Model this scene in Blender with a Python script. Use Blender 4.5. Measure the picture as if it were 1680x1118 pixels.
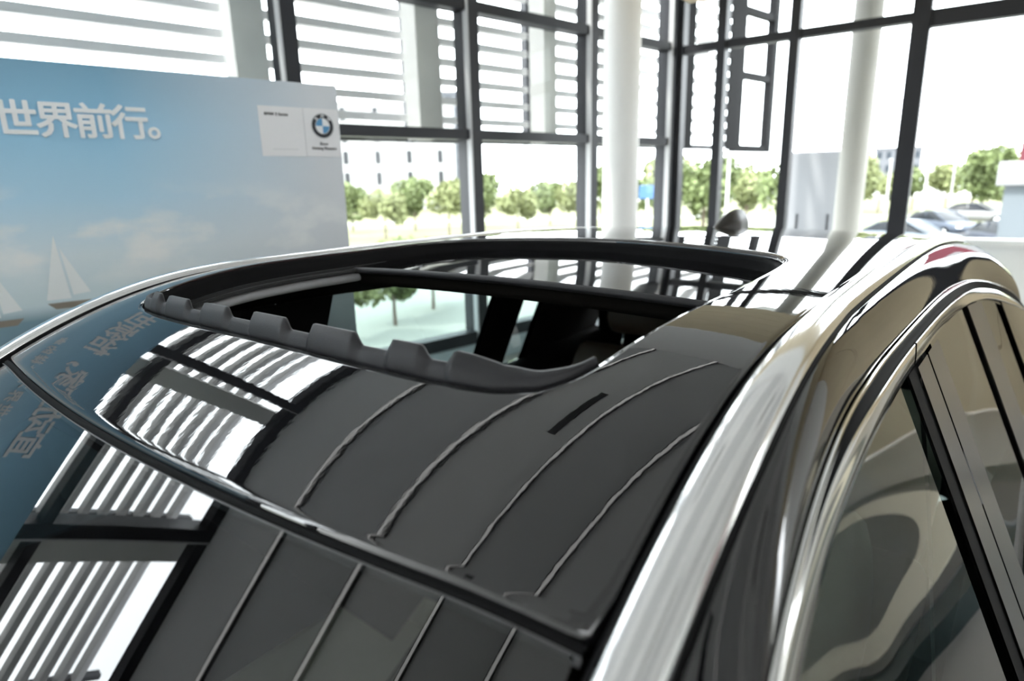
import bpy, math, random
import numpy as np
from mathutils import Vector, Matrix

for o in list(bpy.data.objects):
    bpy.data.objects.remove(o, do_unlink=True)
scene = bpy.context.scene
col = scene.collection
random.seed(7)

# ------------------------------------------------------------------ camera
# world = car frame: x forward (car nose), y to the car's left, z up, floor z = 0
YAW, PITCH, ROLL, FPX = math.radians(-38.364), math.radians(14.168), math.radians(-1.383), 1037.35
CAM = Vector((0.9655, 0.7395, 1.7166))
fw = Vector((-math.cos(YAW), math.sin(YAW), 0)); rt = Vector((math.sin(YAW), math.cos(YAW), 0)); up = Vector((0, 0, 1))
f2 = fw * math.cos(PITCH) - up * math.sin(PITCH); u2 = fw * math.sin(PITCH) + up * math.cos(PITCH)
r3 = rt * math.cos(ROLL) + u2 * math.sin(ROLL); u3 = -rt * math.sin(ROLL) + u2 * math.cos(ROLL)
cd = bpy.data.cameras.new('camera'); cam = bpy.data.objects.new('camera', cd); col.objects.link(cam)
cd.sensor_fit = 'HORIZONTAL'; cd.sensor_width = 36; cd.lens = FPX / 1680 * 36
cd.clip_start = 0.02; cd.clip_end = 500
cam.matrix_world = Matrix(((r3.x, u3.x, -f2.x, CAM.x), (r3.y, u3.y, -f2.y, CAM.y), (r3.z, u3.z, -f2.z, CAM.z), (0, 0, 0, 1)))
cd.dof.use_dof = True; cd.dof.focus_distance = 0.95; cd.dof.aperture_fstop = 3.4
scene.camera = cam

# ------------------------------------------------------------------ sky and exposure
w = bpy.data.worlds.new('sky'); scene.world = w; w.use_nodes = True
bg = w.node_tree.nodes['Background']
bg.inputs[0].default_value = (0.93, 0.97, 1.0, 1); bg.inputs[1].default_value = 8.0
sd = bpy.data.lights.new('sun', 'SUN'); sd.energy = 6.0; sd.angle = math.radians(3); sd.color = (1, .96, .88)
sun = bpy.data.objects.new('sun', sd); col.objects.link(sun)
sun.rotation_euler = (math.radians(38), 0, math.radians(60))     # high sun from the side of the closed wall
sun.location = (0, 0, 12)
vs = scene.view_settings
vs.view_transform = 'Standard'; vs.look = 'None'; vs.exposure = 0.4; vs.gamma = 1.0; vs.use_curve_mapping = False
try:
    scene.cycles.max_bounces = 10; scene.cycles.diffuse_bounces = 5; scene.cycles.transparent_max_bounces = 24
    scene.cycles.sample_clamp_indirect = 8.0
except Exception: pass

# ------------------------------------------------------------------ materials
MATS = {}
def pm(name, color, rough=.5, metal=0.0, ior=1.5, noise=None, bump=None, emit=None, coat=0):
    """principled material; noise=(scale, amount) varies the colour, bump=(scale, distance)"""
    if name in MATS: return MATS[name]
    m = bpy.data.materials.new(name); m.use_nodes = True; nt = m.node_tree; p = nt.nodes['Principled BSDF']
    p.inputs['Base Color'].default_value = (*color, 1); p.inputs['Roughness'].default_value = rough
    p.inputs['Metallic'].default_value = metal; p.inputs['IOR'].default_value = ior
    if coat: p.inputs['Coat Weight'].default_value = coat
    tc = nt.nodes.new('ShaderNodeTexCoord')
    if noise:
        n = nt.nodes.new('ShaderNodeTexNoise'); n.inputs['Scale'].default_value = noise[0]; n.inputs['Detail'].default_value = 5
        nt.links.new(tc.outputs['Object'], n.inputs['Vector'])
        mr = nt.nodes.new('ShaderNodeMapRange'); mr.inputs['To Min'].default_value = 1 - noise[1]; mr.inputs['To Max'].default_value = 1 + noise[1]
        nt.links.new(n.outputs['Fac'], mr.inputs['Value'])
        mx = nt.nodes.new('ShaderNodeMix'); mx.data_type = 'RGBA'; mx.blend_type = 'MULTIPLY'; mx.inputs['Factor'].default_value = 1
        mx.inputs['A'].default_value = (*color, 1); nt.links.new(mr.outputs[0], mx.inputs['B'])
        nt.links.new(mx.outputs['Result'], p.inputs['Base Color'])
    if bump:
        n = nt.nodes.new('ShaderNodeTexNoise'); n.inputs['Scale'].default_value = bump[0]; n.inputs['Detail'].default_value = 2
        nt.links.new(tc.outputs['Object'], n.inputs['Vector'])
        b = nt.nodes.new('ShaderNodeBump'); b.inputs['Distance'].default_value = bump[1]; b.inputs['Strength'].default_value = 1
        nt.links.new(n.outputs['Fac'], b.inputs['Height']); nt.links.new(b.outputs[0], p.inputs['Normal'])
    if emit:
        p.inputs['Emission Color'].default_value = (*emit[:3], 1); p.inputs['Emission Strength'].default_value = emit[3]
    MATS[name] = m; return m
def glass(name, tint, ior=1.5, refl=(1, 1, 1)):
    if name in MATS: return MATS[name]
    m = bpy.data.materials.new(name); m.use_nodes = True; nt = m.node_tree
    nt.nodes.remove(nt.nodes['Principled BSDF']); out = nt.nodes['Material Output']
    t = nt.nodes.new('ShaderNodeBsdfTransparent'); t.inputs[0].default_value = (*tint, 1)
    g = nt.nodes.new('ShaderNodeBsdfGlossy'); g.inputs[0].default_value = (*refl, 1); g.inputs['Roughness'].default_value = 0.0
    fr = nt.nodes.new('ShaderNodeFresnel'); fr.inputs['IOR'].default_value = ior
    geo = nt.nodes.new('ShaderNodeNewGeometry')                   # same reflectance from either side of the thin pane
    mxi = nt.nodes.new('ShaderNodeMix'); mxi.data_type = 'FLOAT'
    mxi.inputs[2].default_value = ior; mxi.inputs[3].default_value = 1.0 / ior
    nt.links.new(geo.outputs['Backfacing'], mxi.inputs[0]); nt.links.new(mxi.outputs[0], fr.inputs['IOR'])
    mx = nt.nodes.new('ShaderNodeMixShader')
    nt.links.new(fr.outputs[0], mx.inputs[0]); nt.links.new(t.outputs[0], mx.inputs[1]); nt.links.new(g.outputs[0], mx.inputs[2])
    nt.links.new(mx.outputs[0], out.inputs[0]); MATS[name] = m; return m

PAINT = pm('black_gloss_paint', (.006, .006, .007), .015, ior=1.85, bump=(80, .00003))
CHROME = pm('satin_aluminium', (.86, .86, .86), .12, 1.0, noise=(30, .04))
BRIGHT = pm('bright_trim_metal', (.90, .90, .89), .07, 1.0)
RUBBER = pm('black_rubber', (.006, .006, .0065), .65, ior=1.18, noise=(60, .2))
PLASTIC = pm('grained_black_plastic', (.022, .022, .025), .45, ior=1.4, bump=(900, .0003), noise=(200, .1))
SATINB = pm('satin_black_panel', (.05, .05, .055), .22, noise=(40, .08))
INNER = pm('black_interior', (.005, .005, .005), .8, ior=1.2, noise=(40, .2))
LINER = pm('shaded_headliner_cloth', (.010, .009, .008), .95, ior=1.1, noise=(120, .15))  # cabin shade is part of this dark tone
GREYT = pm('lit_headliner_edge', (.36, .36, .37), .6, noise=(80, .08))  # paler because the edge catches light, set as colour
CREAM = pm('cream_leather', (.72, .66, .54), .45, noise=(30, .06), bump=(150, .0004))
CREAM_SHADE = pm('shaded_cream_leather', (.07, .045, .03), .5, noise=(30, .1), bump=(150, .0004))  # cream leather with the cabin shadow put into its colour
WGLASS = glass('side_window_glass', (.36, .44, .43), 1.5)
FGLASS = glass('windscreen_glass', (.20, .225, .225), 1.8)
DARKGL = pm('dark_sunroof_glass', (.006, .006, .007), .01, ior=1.5)
PANE = glass('facade_glass', (.93, .96, .96), 1.18)
STEEL = pm('dark_steel_frame', (.022, .023, .028), .45, ior=1.35, noise=(6, .15))
WHITE = pm('white_plaster', (.82, .82, .81), .8, noise=(2, .03)); GREYW = pm('grey_wall_paint', (.42, .42, .42), .8, noise=(2, .04)); WOOD = pm('tan_timber_soffit', (.62, .52, .36), .6, noise=(3, .08))
CEIL = pm('pale_ceiling', (.82, .82, .83), .75, noise=(1.5, .04))
CEIL2 = pm('shaded_ceiling', (.64, .645, .66), .75, noise=(1.5, .04))  # darker shading bands of the ceiling, given as plank colour
LOUV = pm('grey_aluminium_louvre', (.60, .59, .60), .5, noise=(3, .12))
CONC = pm('grey_concrete_post', (.62, .61, .58), .8, noise=(4, .1))

# ------------------------------------------------------------------ mesh helpers
def obj(name, v, f, mat, parent=None, smooth=False, mats=None, fm=None):
    me = bpy.data.meshes.new(name); me.from_pydata([tuple(map(float, p)) for p in v], [], f); me.update()
    if mats:
        for m in mats: me.materials.append(m)
        me.polygons.foreach_set('material_index', fm)
    else: me.materials.append(mat)
    if smooth: me.polygons.foreach_set('use_smooth', [True] * len(me.polygons))
    o = bpy.data.objects.new(name, me); col.objects.link(o)
    if parent is not None: o.parent = parent
    return o
def empty(name, loc=(0, 0, 0), rz=0, parent=None):
    o = bpy.data.objects.new(name, None); col.objects.link(o); o.location = loc; o.rotation_euler = (0, 0, rz)
    o.empty_display_size = .1
    if parent is not None: o.parent = parent
    return o
def tag(o, label=None, cat=None, group=None, kind=None):
    if label: o['label'] = label
    if cat: o['category'] = cat
    if group: o['group'] = group
    if kind: o['kind'] = kind
    return o
def boxv(x0, x1, y0, y1, z0, z1, b=0.0):
    """box, optionally with chamfered edges"""
    if b <= 0:
        v = [(x, y, z) for z in (z0, z1) for y in (y0, y1) for x in (x0, x1)]
        return v, [(0, 2, 3, 1), (4, 5, 7, 6), (0, 1, 5, 4), (2, 6, 7, 3), (0, 4, 6, 2), (1, 3, 7, 5)]
    def ring(z, i): return [(x0 + i, y0, z), (x1 - i, y0, z), (x1, y0 + i, z), (x1, y1 - i, z), (x1 - i, y1, z), (x0 + i, y1, z), (x0, y1 - i, z), (x0, y0 + i, z)]
    def ins(z): return [(x0 + b, y0 + b, z), (x1 - b, y0 + b, z), (x1 - b, y0 + b, z), (x1 - b, y1 - b, z), (x1 - b, y1 - b, z), (x0 + b, y1 - b, z), (x0 + b, y1 - b, z), (x0 + b, y0 + b, z)]
    v = ins(z0) + ring(z0 + b, b) + ring(z1 - b, b) + ins(z1); f = []
    for k in range(3):
        for i in range(8):
            j = (i + 1) % 8; f.append((k * 8 + i, k * 8 + j, k * 8 + 8 + j, k * 8 + 8 + i))
    f.append((7, 5, 3, 1)); f.append((24 + 1, 24 + 3, 24 + 5, 24 + 7))
    return v, f
def add(vf, vf2):
    n = len(vf[0]); vf[0].extend(vf2[0]); vf[1].extend([tuple(i + n for i in q) for q in vf2[1]]); return vf
def xform(v, M): return [tuple(M @ Vector(p)) for p in v]
def loft(rows, cu=False, cv=False, cap=False):
    rows = [list(map(tuple, r)) for r in rows]; n = len(rows[0]); m = len(rows); v = [p for r in rows for p in r]; f = []
    for i in range(m if cv else m - 1):
        for j in range(n if cu else n - 1):
            a, b = i * n, ((i + 1) % m) * n; k = (j + 1) % n
            f.append((a + j, a + k, b + k, b + j))
    if cap and cu: f.append(tuple(range(n - 1, -1, -1))); f.append(tuple((m - 1) * n + j for j in range(n)))
    return v, f
def tube(path, r, n=8):
    P = [Vector(p) for p in path]; rows = []
    for i, p in enumerate(P):
        d = (P[min(i + 1, len(P) - 1)] - P[max(i - 1, 0)]).normalized()
        a = d.cross(Vector((0, 0, 1)));  a = a if a.length > .05 else d.cross(Vector((1, 0, 0))); a.normalize(); b = a.cross(d)
        rr = r[i] if isinstance(r, (list, tuple)) else r
        rows.append([tuple(p + a * rr * math.cos(t) + b * rr * math.sin(t)) for t in [2 * math.pi * k / n for k in range(n)]])
    return loft(rows, cu=True, cap=True)
def lathe(prof, n=24, c=(0, 0)):
    return loft([[(c[0] + r * math.cos(2 * math.pi * k / n), c[1] + r * math.sin(2 * math.pi * k / n), z) for k in range(n)] for r, z in prof], cu=True, cap=True)
def resample(P, n):
    """smooth Catmull-Rom through P, n points evenly along the arc"""
    P = np.array(P, float); Q = np.vstack([2 * P[0] - P[1], P, 2 * P[-1] - P[-2]]); out = []
    for i in range(1, len(Q) - 2):
        for t in np.linspace(0, 1, 24, endpoint=False):
            a, b, c, d = Q[i - 1], Q[i], Q[i + 1], Q[i + 2]
            out.append(.5 * (2 * b + (c - a) * t + (2 * a - 5 * b + 4 * c - d) * t * t + (-a + 3 * b - 3 * c + d) * t ** 3))
    out.append(P[-1]); out = np.array(out); L = np.r_[0, np.cumsum(np.linalg.norm(np.diff(out, axis=0), axis=1))]
    s = np.linspace(0, L[-1], n); return np.stack([np.interp(s, L, out[:, k]) for k in range(out.shape[1])], 1)
def smooth(P, k=3):
    P = P.copy()
    for _ in range(k): P[1:-1] = .25 * P[:-2] + .5 * P[1:-1] + .25 * P[2:]
    return P
def text(name, s, size, mat, parent, loc, rot=(math.pi / 2, 0, 0), bold=0.0, align='LEFT'):
    c = bpy.data.curves.new(name, 'FONT'); c.body = s; c.size = size; c.extrude = .0015; c.align_x = align
    c.resolution_u = 3
    o = bpy.data.objects.new(name, c); col.objects.link(o); bpy.context.view_layer.update()
    me = bpy.data.meshes.new_from_object(o.evaluated_get(bpy.context.evaluated_depsgraph_get()))
    bpy.data.objects.remove(o, do_unlink=True)
    if bold:                                          # heavier strokes: overlay copies shifted by the stroke gain
        V = [tuple(p.co) for p in me.vertices]; F = [tuple(p.vertices) for p in me.polygons]; n = len(V); me = bpy.data.meshes.new(name); vv = []; ff = []
        for k_ in range(8):
            dx, dy = bold * math.cos(k_ * math.pi / 4), bold * math.sin(k_ * math.pi / 4)
            vv += [(x + dx, y + dy, z + k_ * .0004) for x, y, z in V]; ff += [tuple(i + n * k_ for i in q) for q in F]
        me.from_pydata(vv, [], ff)
    me.materials.clear(); me.materials.append(mat); me.name = name
    q = bpy.data.objects.new(name, me); col.objects.link(q); q.parent = parent; q.location = loc; q.rotation_euler = rot; return q

# ------------------------------------------------------------------ the showroom
PC = (-6.776, -2.770, 0.0)                       # the corner where the two glass walls meet
AZL, AZR = math.radians(10), math.radians(-92)   # headings of the two glass walls
def heading(az): return math.atan2(math.sin(az), -math.cos(az))   # rotation that turns local x onto (-cos az, sin az)
CEILZ = 4.75
def slab(o_, z0, z1):                             # the room's plan, grown by o_
    tx, ty = -math.cos(AZL), math.sin(AZL)
    P = [(PC[0] - o_, PC[1] - o_), (PC[0] - 15.2 * tx + o_, PC[1] - 15.2 * ty - o_), (8.8 + o_, -5.45 - o_), (8.8 + o_, 7.2 + o_), (-6.42 - o_, 7.2 + o_)]
    n = len(P); return [(x, y, z) for z in (z0, z1) for x, y in P], [tuple(reversed(range(n))), tuple(range(n, 2 * n))] + [(i, (i + 1) % n, n + (i + 1) % n, n + i) for i in range(n)]
v, f = slab(.16, -.12, 0)
fl = obj('floor', v, f, pm('grey_stone_floor', (.34, .33, .31), .3, noise=(1.2, .06))); tag(fl, kind='structure')

# ceiling: built as planks running along the left glass wall with dark joints between
RL = heading(AZL)
ce = empty('ceiling', (PC[0], PC[1], 0), RL); tag(ce, kind='structure')
# local frame of the left wall: +x to the corner, +y outwards; the room is at local y < 0
pl = [0.0, -.95, -1.9, -2.85, -3.8, -4.75, -5.7, -6.65, -7.6, -8.55, -9.5, -10.6]
for a, b in zip(pl[:-1], pl[1:]):
    v, f = boxv(-15, 4.2, b + .02, a - .02, CEILZ, CEILZ + .06); obj('plank', v, f, (CEIL, CEIL2)[int(round(-a / .95)) % 2], ce)
v, f = boxv(-15, 4.2, -10.6, .1, CEILZ + .08, CEILZ + .12); obj('ceiling_void', v, f, pm('dark_void', (.03, .03, .03), .9), ce)

# dropped tan timber soffit towards the back glass
so = empty('soffit', (PC[0], PC[1], 0), heading(AZR)); 
for q in range(6):
    v, f = boxv(-9.6, -.2, .12 + .5 * q, .12 + .5 * (q + 1) - .01, 3.66, 3.72); obj('board', v, f, WOOD, so)
v, f = boxv(-9.6, -.2, 3.13, 3.19, 3.64, CEILZ); obj('fascia', v, f, WHITE, so)
tag(so, kind='structure')
# left glass wall
WL = empty('wall_left', (PC[0], PC[1], 0), RL); tag(WL, kind='structure')
MS = [-.12, -1.57, -3.195, -4.885, -7.0, -8.9, -10.6, -12.4, -14.2]
for s in MS:
    v, f = boxv(s - .06, s + .06, -.09, .12, 0, CEILZ); obj('mullion', v, f, STEEL, WL)
    v, f = boxv(s - .075, s - .06, -.10, -.04, 0, CEILZ); obj('mullion_lit_side', v, f, pm('lit_side_grey', (.45, .45, .46), .4), WL)  # pale strip colours in the lit side face of the mullion
for a, b in zip(MS[1:], MS[:-1]):
    for z0, z1 in ((.18, .30), (2.09, 2.18), (3.165, 3.255), (4.63, 4.75)):
        v, f = boxv(a + .06, b - .06, -.08, .06, z0, z1); obj('transom', v, f, STEEL, WL)
    for z0, z1 in ((.30, 2.09), (2.18, 3.165), (3.255, 4.63)):
        v = [(a + .06, 0, z0), (b - .06, 0, z0), (b - .06, 0, z1), (a + .06, 0, z1)]; obj('pane', v, [(0, 1, 2, 3)], PANE, WL)
v, f = boxv(-14.6, 0, -.14, .12, 0, .18); obj('plinth', v, f, pm('pale_blue_plinth', (.50, .56, .60), .5, noise=(3, .06)), WL)

# right glass wall
RR = heading(AZR)
WR = empty('wall_back', (PC[0], PC[1], 0), RR); tag(WR, kind='structure')     # local x points away from the room's right, outwards is -y?
# local +x = heading of the wall towards the corner and beyond, the wall runs along local -x
RS = [-.01, -.58, -1.37, -2.53, -4.3]
RW = [.12, .05, .05, .08, .08]
for s, hw in zip(RS, RW):
    v, f = boxv(s - hw, s + hw, -.08, .08, 0, CEILZ); obj('mullion', v, f, STEEL, WR)
for i, (a, b) in enumerate(zip(RS[1:], RS[:-1])):
    zz = (3.135, 3.225) if i < 3 else (3.07, 3.225)
    ha, hb = RW[i + 1], RW[i]
    for z0, z1 in ((.18, .28), zz, (4.63, 4.75)):
        v, f = boxv(a + ha, b - hb, -.06, .06, z0, z1); obj('transom', v, f, STEEL, WR)
    for z0, z1 in ((.28, zz[0]), (zz[1], 4.63)):
        v = [(a + ha, 0, z0), (b - hb, 0, z0), (b - hb, 0, z1), (a + ha, 0, z1)]; obj('pane', v, [(0, 1, 2, 3)], PANE, WR)
v, f = boxv(-4.38, .1, -.10, .10, 0, .18); obj('plinth', v, f, WHITE, WR)
for q in range(6):                                # unseen timber, then white panels, added beyond the glass for the car's side reflections
    v, f = boxv(-4.4 - .87 * (q + 1) + .008, -4.4 - .87 * q, -.08, .08, 0, CEILZ); obj('wall_panel', v, f, WOOD if q < 2 else WHITE, WR)

# plain walls of the room that lie behind and beside the photographer
v, f = boxv(8.6, 8.8, -6.2, 7.2, 0, CEILZ + .2); wf = obj('wall_front', v, f, WHITE); tag(wf, kind='structure')
v, f = boxv(-6.3, 8.6, 7.0, 7.2, 0, CEILZ + .2); wr = obj('wall_right', v, f, WHITE); tag(wr, kind='structure')

# ------------------------------------------------------------------ low white counter wall in front of the back glass
GZ_ = -.13; PARA = pm('white_parapet_paint', (.78, .78, .79), .8, noise=(2, .03))
pw = empty('parapet', (PC[0], PC[1], 0), RR)
v, f = boxv(-8.5, -2.72, -.95, -.85, GZ_, .90); obj('panel', v, f, PARA, pw)
v, f = boxv(-8.52, -2.70, -1.02, -.78, .90, .975, .01); obj('ledge', v, f, PARA, pw)
tag(pw, 'low white wall with flat ledge outside the right window', 'low wall')

# ------------------------------------------------------------------ round white column
v, f = lathe([(.172, 0), (.172, CEILZ)], 40, (-4.74, -2.372)); c1 = obj('column', v, f, WHITE, smooth=True)
for p_ in c1.data.polygons: p_.use_smooth = len(p_.vertices) == 4
tag(c1, 'thick round white column inside the glass corner', 'column')

# ------------------------------------------------------------------ ceiling fittings
CW = pm('light_track_metal', (.75, .75, .76), .3, emit=(1, .98, .95, 1.1))
BLK = pm('black_slot', (.01, .01, .01), .6)
Wl = Matrix.Translation(PC) @ Matrix.Rotation(RL, 4, 'Z')
k = 0
for yy in (-.95, -1.9, -2.85, -3.8, -4.75, -5.7, -6.65, -7.6):
    t_ = empty('light_track', Wl @ Vector((-6, yy, 0)), RL)
    v, f = boxv(-7.5, 4.0, -.032, .032, CEILZ - .04, CEILZ - .001); obj('housing', v, f, pm('track_housing', (.06, .06, .06), .4), t_)
    v, f = boxv(-7.45, 3.95, -.018, .018, CEILZ - .046, CEILZ - .04); obj('diffuser', v, f, CW, t_)
    tag(t_, ['nearest', 'second', 'third', 'fourth', 'fifth', 'sixth', 'seventh', 'eighth'][k] + ' long ceiling light track counted from the left glass wall', 'light track', 'ceiling light tracks'); k += 1
k = 0
for sx, yy in ((-9.2, -3.2), (-7.0, -4.4), (-5.2, -2.5), (-3.6, -4.3), (-8.0, -6.2), (-4.4, -6.2)):
    d_ = empty('slot_diffuser', Wl @ Vector((sx, yy, 0)), RL)
    v, f = boxv(-.5, .5, -.06, .06, CEILZ - .02, CEILZ - .001); obj('frame', v, f, BLK, d_)
    for q in (-.02, .02):
        v, f = boxv(-.48, .48, q - .006, q + .006, CEILZ - .024, CEILZ - .02); obj('vane', v, f, BLK, d_)
    tag(d_, ['first', 'second', 'fourth', 'sixth', 'third', 'fifth'][k] + ' short black ceiling air slot from the far left, seen reflected in the roof', 'air vent', 'ceiling air slots'); k += 1

# ------------------------------------------------------------------ louvre screens outside the left glass wall
LS = [(-.10, .88), (.94, 2.0)] + [(a + .05, b - .05) for a, b in zip([-1.95, -3.5, -5.1, -7.3, -9.1, -10.8, -12.6, -14.2], [-.10, -1.95, -3.5, -5.1, -7.3, -9.1, -10.8, -12.6])]
LN = ['just past the glass corner', 'farthest past the glass corner', 'left of the white column', 'left of the second dark post from the corner', 'between the two middle dark posts', 'above the poster right half', 'above the poster middle', 'above the poster left part', 'beyond the poster left end', 'outermost on the left']
for (a, b), nm in zip(LS, LN):
    ls = empty('louvre_screen', (PC[0], PC[1], 0), RL)
    for kk in range(14):
        z = 2.315 + .178 * kk
        # tilted blade
        v = [(x, .55 + e * .065, z + q * .033 + e * .006) for x in (a, b) for q, e in ((-1, -1), (-1, 1), (1, 1), (1, -1))]
        obj('slat', v, [(0, 1, 2, 3), (7, 6, 5, 4), (0, 4, 5, 1), (1, 5, 6, 2), (2, 6, 7, 3), (3, 7, 4, 0)], LOUV, ls)
    v, f = boxv(a, b, .50, .60, 2.10, 2.165); obj('bottom_rail', v, f, STEEL, ls)
    v, f = boxv(a - .03, a + .02, .57, .66, 2.10, 4.9); obj('upright', v, f, STEEL, ls)
    tag(ls, 'grey horizontal louvre screen outside the glass, ' + nm, 'louvre screen', 'louvre screens outside the left glass wall')
ORD = ['first', 'second', 'third', 'fourth', 'fifth', 'sixth', 'seventh', 'eighth', 'ninth', 'tenth', 'eleventh', 'twelfth']
for k_, (a, b) in enumerate(((-2.05, -1.87), (-3.62, -3.37), (-5.19, -4.95), (-7.45, -7.2), (-9.3, -9.05), (-11.0, -10.75))):
    v, f = boxv(a, b, .18, .40, 2.11, 4.9); o = obj('concrete_post', v, f, CONC)
    o.location = (PC[0], PC[1], 0); o.rotation_euler = (0, 0, RL)
    tag(o, ORD[k_] + ' pale grey square post outside the glass, counted leftwards from the corner', 'post', 'pale posts outside the left glass wall')
BSTEEL = pm('black_outdoor_steel', (.008, .008, .009), .6, ior=1.15, noise=(6, .15))
for a, b, nm in ((.80, 1.12, 'narrower dark perforated plate at the louvre ends beside the corner mullion'), (1.93, 2.42, 'wider dark perforated plate at the louvre ends left of the steel frame')):
    pl_ = empty('perforated_plate', (PC[0], PC[1], 0), RL)
    v, f = boxv(a, a + .06, .44, .47, 2.10, 4.9); obj('strip', v, f, BSTEEL, pl_)
    v, f = boxv(a + .14, b, .44, .47, 2.10, 4.9); obj('strip', v, f, BSTEEL, pl_)
    for kk in range(16):
        z = 2.13 + .178 * kk; v, f = boxv(a + .06, a + .14, .44, .47, z, min(4.9, z + .10)); obj('bridge', v, f, BSTEEL, pl_)
    tag(pl_, nm, 'plate', 'perforated plates at the louvre ends')
og = empty('outrigger_frame', (PC[0], PC[1], 0), RL)
for s in (2.50, 3.50):
    v, f = boxv(s - .07, s + .07, .50, .62, 2.08, 4.9); obj('upright', v, f, BSTEEL, og)
for z in (2.11, 3.19, 4.10):
    v, f = boxv(2.57, 3.43, .51, .61, z - .03, z + .07); obj('crossbar', v, f, BSTEEL, og)
tag(og, 'dark steel outrigger frame past the louvres outside the glass corner', 'frame')

# ------------------------------------------------------------------ the poster wall
def poster_mat():
    m = bpy.data.materials.new('sky_print'); m.use_nodes = True; nt = m.node_tree; p = nt.nodes['Principled BSDF']; L = nt.links
    N = nt.nodes.new
    tc = N('ShaderNodeTexCoord'); sx = N('ShaderNodeSeparateXYZ'); L.new(tc.outputs['Object'], sx.inputs[0])
    # left blue -> right grey
    mx = N('ShaderNodeMapRange'); mx.inputs[1].default_value = -.80; mx.inputs[2].default_value = -.08; L.new(sx.outputs[0], mx.inputs[0])
    rz = N('ShaderNodeValToRGB'); mz = N('ShaderNodeMapRange'); mz.inputs[1].default_value = 1.2; mz.inputs[2].default_value = 2.1; L.new(sx.outputs[2], mz.inputs[0]); L.new(mz.outputs[0], rz.inputs[0])
    e = rz.color_ramp.elements; e[0].position = 0; e[0].color = (.16, .26, .33, 1); e[1].position = 1; e[1].color = (.20, .40, .56, 1)
    for ps, c in ((.14, (.19, .31, .38, 1)), (.19, (.62, .74, .78, 1)), (.35, (.70, .80, .85, 1)), (.55, (.46, .70, .88, 1)), (.8, (.30, .58, .80, 1))):
        q = e.new(ps); q.color = c
    mixr = N('ShaderNodeMix'); mixr.data_type = 'RGBA'; mixr.inputs['B'].default_value = (.70, .73, .77, 1)
    L.new(mx.outputs[0], mixr.inputs['Factor']); L.new(rz.outputs[0], mixr.inputs['A'])
    mp = N('ShaderNodeMapping'); mp.inputs['Scale'].default_value = (1.3, 1, 2.6); L.new(tc.outputs['Object'], mp.inputs[0])
    no = N('ShaderNodeTexNoise'); no.inputs['Scale'].default_value = 2.6; no.inputs['Detail'].default_value = 6; no.inputs['Roughness'].default_value = .5; L.new(mp.outputs[0], no.inputs['Vector'])
    cr = N('ShaderNodeMapRange'); cr.inputs[1].default_value = .50; cr.inputs[2].default_value = .66; L.new(no.outputs['Fac'], cr.inputs[0])
    bz = N('ShaderNodeMapRange'); bz.inputs[1].default_value = 1.76; bz.inputs[2].default_value = 1.60; L.new(sx.outputs[2], bz.inputs[0])
    b2 = N('ShaderNodeMapRange'); b2.inputs[1].default_value = 1.40; b2.inputs[2].default_value = 1.50; L.new(sx.outputs[2], b2.inputs[0])
    m1 = N('ShaderNodeMath'); m1.operation = 'MULTIPLY'; L.new(cr.outputs[0], m1.inputs[0]); L.new(bz.outputs[0], m1.inputs[1])
    m2 = N('ShaderNodeMath'); m2.operation = 'MULTIPLY'; L.new(m1.outputs[0], m2.inputs[0]); L.new(b2.outputs[0], m2.inputs[1])
    mc = N('ShaderNodeMix'); mc.data_type = 'RGBA'; mc.inputs['B'].default_value = (.86, .88, .88, 1); L.new(m2.outputs[0], mc.inputs['Factor']); L.new(mixr.outputs['Result'], mc.inputs['A'])
    L.new(mc.outputs['Result'], p.inputs['Base Color']); p.inputs['Roughness'].default_value = .55
    return m
RP = heading(math.radians(10))
ps = empty('poster_wall', (-.710, -1.441, 0), RP)
v, f = boxv(-3.5, 0, .001, .05, .04, 2.097); obj('print', v, f, poster_mat(), ps)
for x in (-3.3, -1.8, -.2):
    v, f = boxv(x - .02, x + .02, .05, .30, 0, .04); obj('foot', v, f, STEEL, ps)
PW = pm('white_print', (.86, .88, .90), .6); PK = pm('black_print', (.03, .03, .035), .6)
line = '宜动宜家，怡领世界前行。'
for i, ch in enumerate(reversed(line)):
    text('letter', ch, .110, PW, ps, (-.697 - .0995 * i, -.001, 1.889), bold=.0026)
small = '领向世界不一样的家'
for i, ch in enumerate(small):
    text('small_letter', ch, .05, PW, ps, (-1.75 + i * .056, -.001, 1.76), bold=.001)
v, f = boxv(-.321, -.003, -.001, .001, 1.828, 2.007); cardo = obj('card', v, f, pm('white_card_print', (.84, .84, .86), .6), ps)
v, f = boxv(-.149, -.147, -.002, -.001, 1.828, 2.007); obj('card_line', v, f, pm('grey_print_line', (.66, .67, .69), .6), ps)
text('small_letter', 'BMW 2 Series', .0155, PK, ps, (-.300, -.002, 1.974))
v, f = boxv(-.28, -.18, -.002, -.001, 1.852, 1.8545); obj('card_line', v, f, MATS['grey_print_line'], ps)
text('small_letter', 'Sheer', .0155, PK, ps, (-.073, -.002, 1.871), align='CENTER')
text('small_letter', 'Driving Pleasure', .0155, PK, ps, (-.073, -.002, 1.854), align='CENTER')
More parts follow.
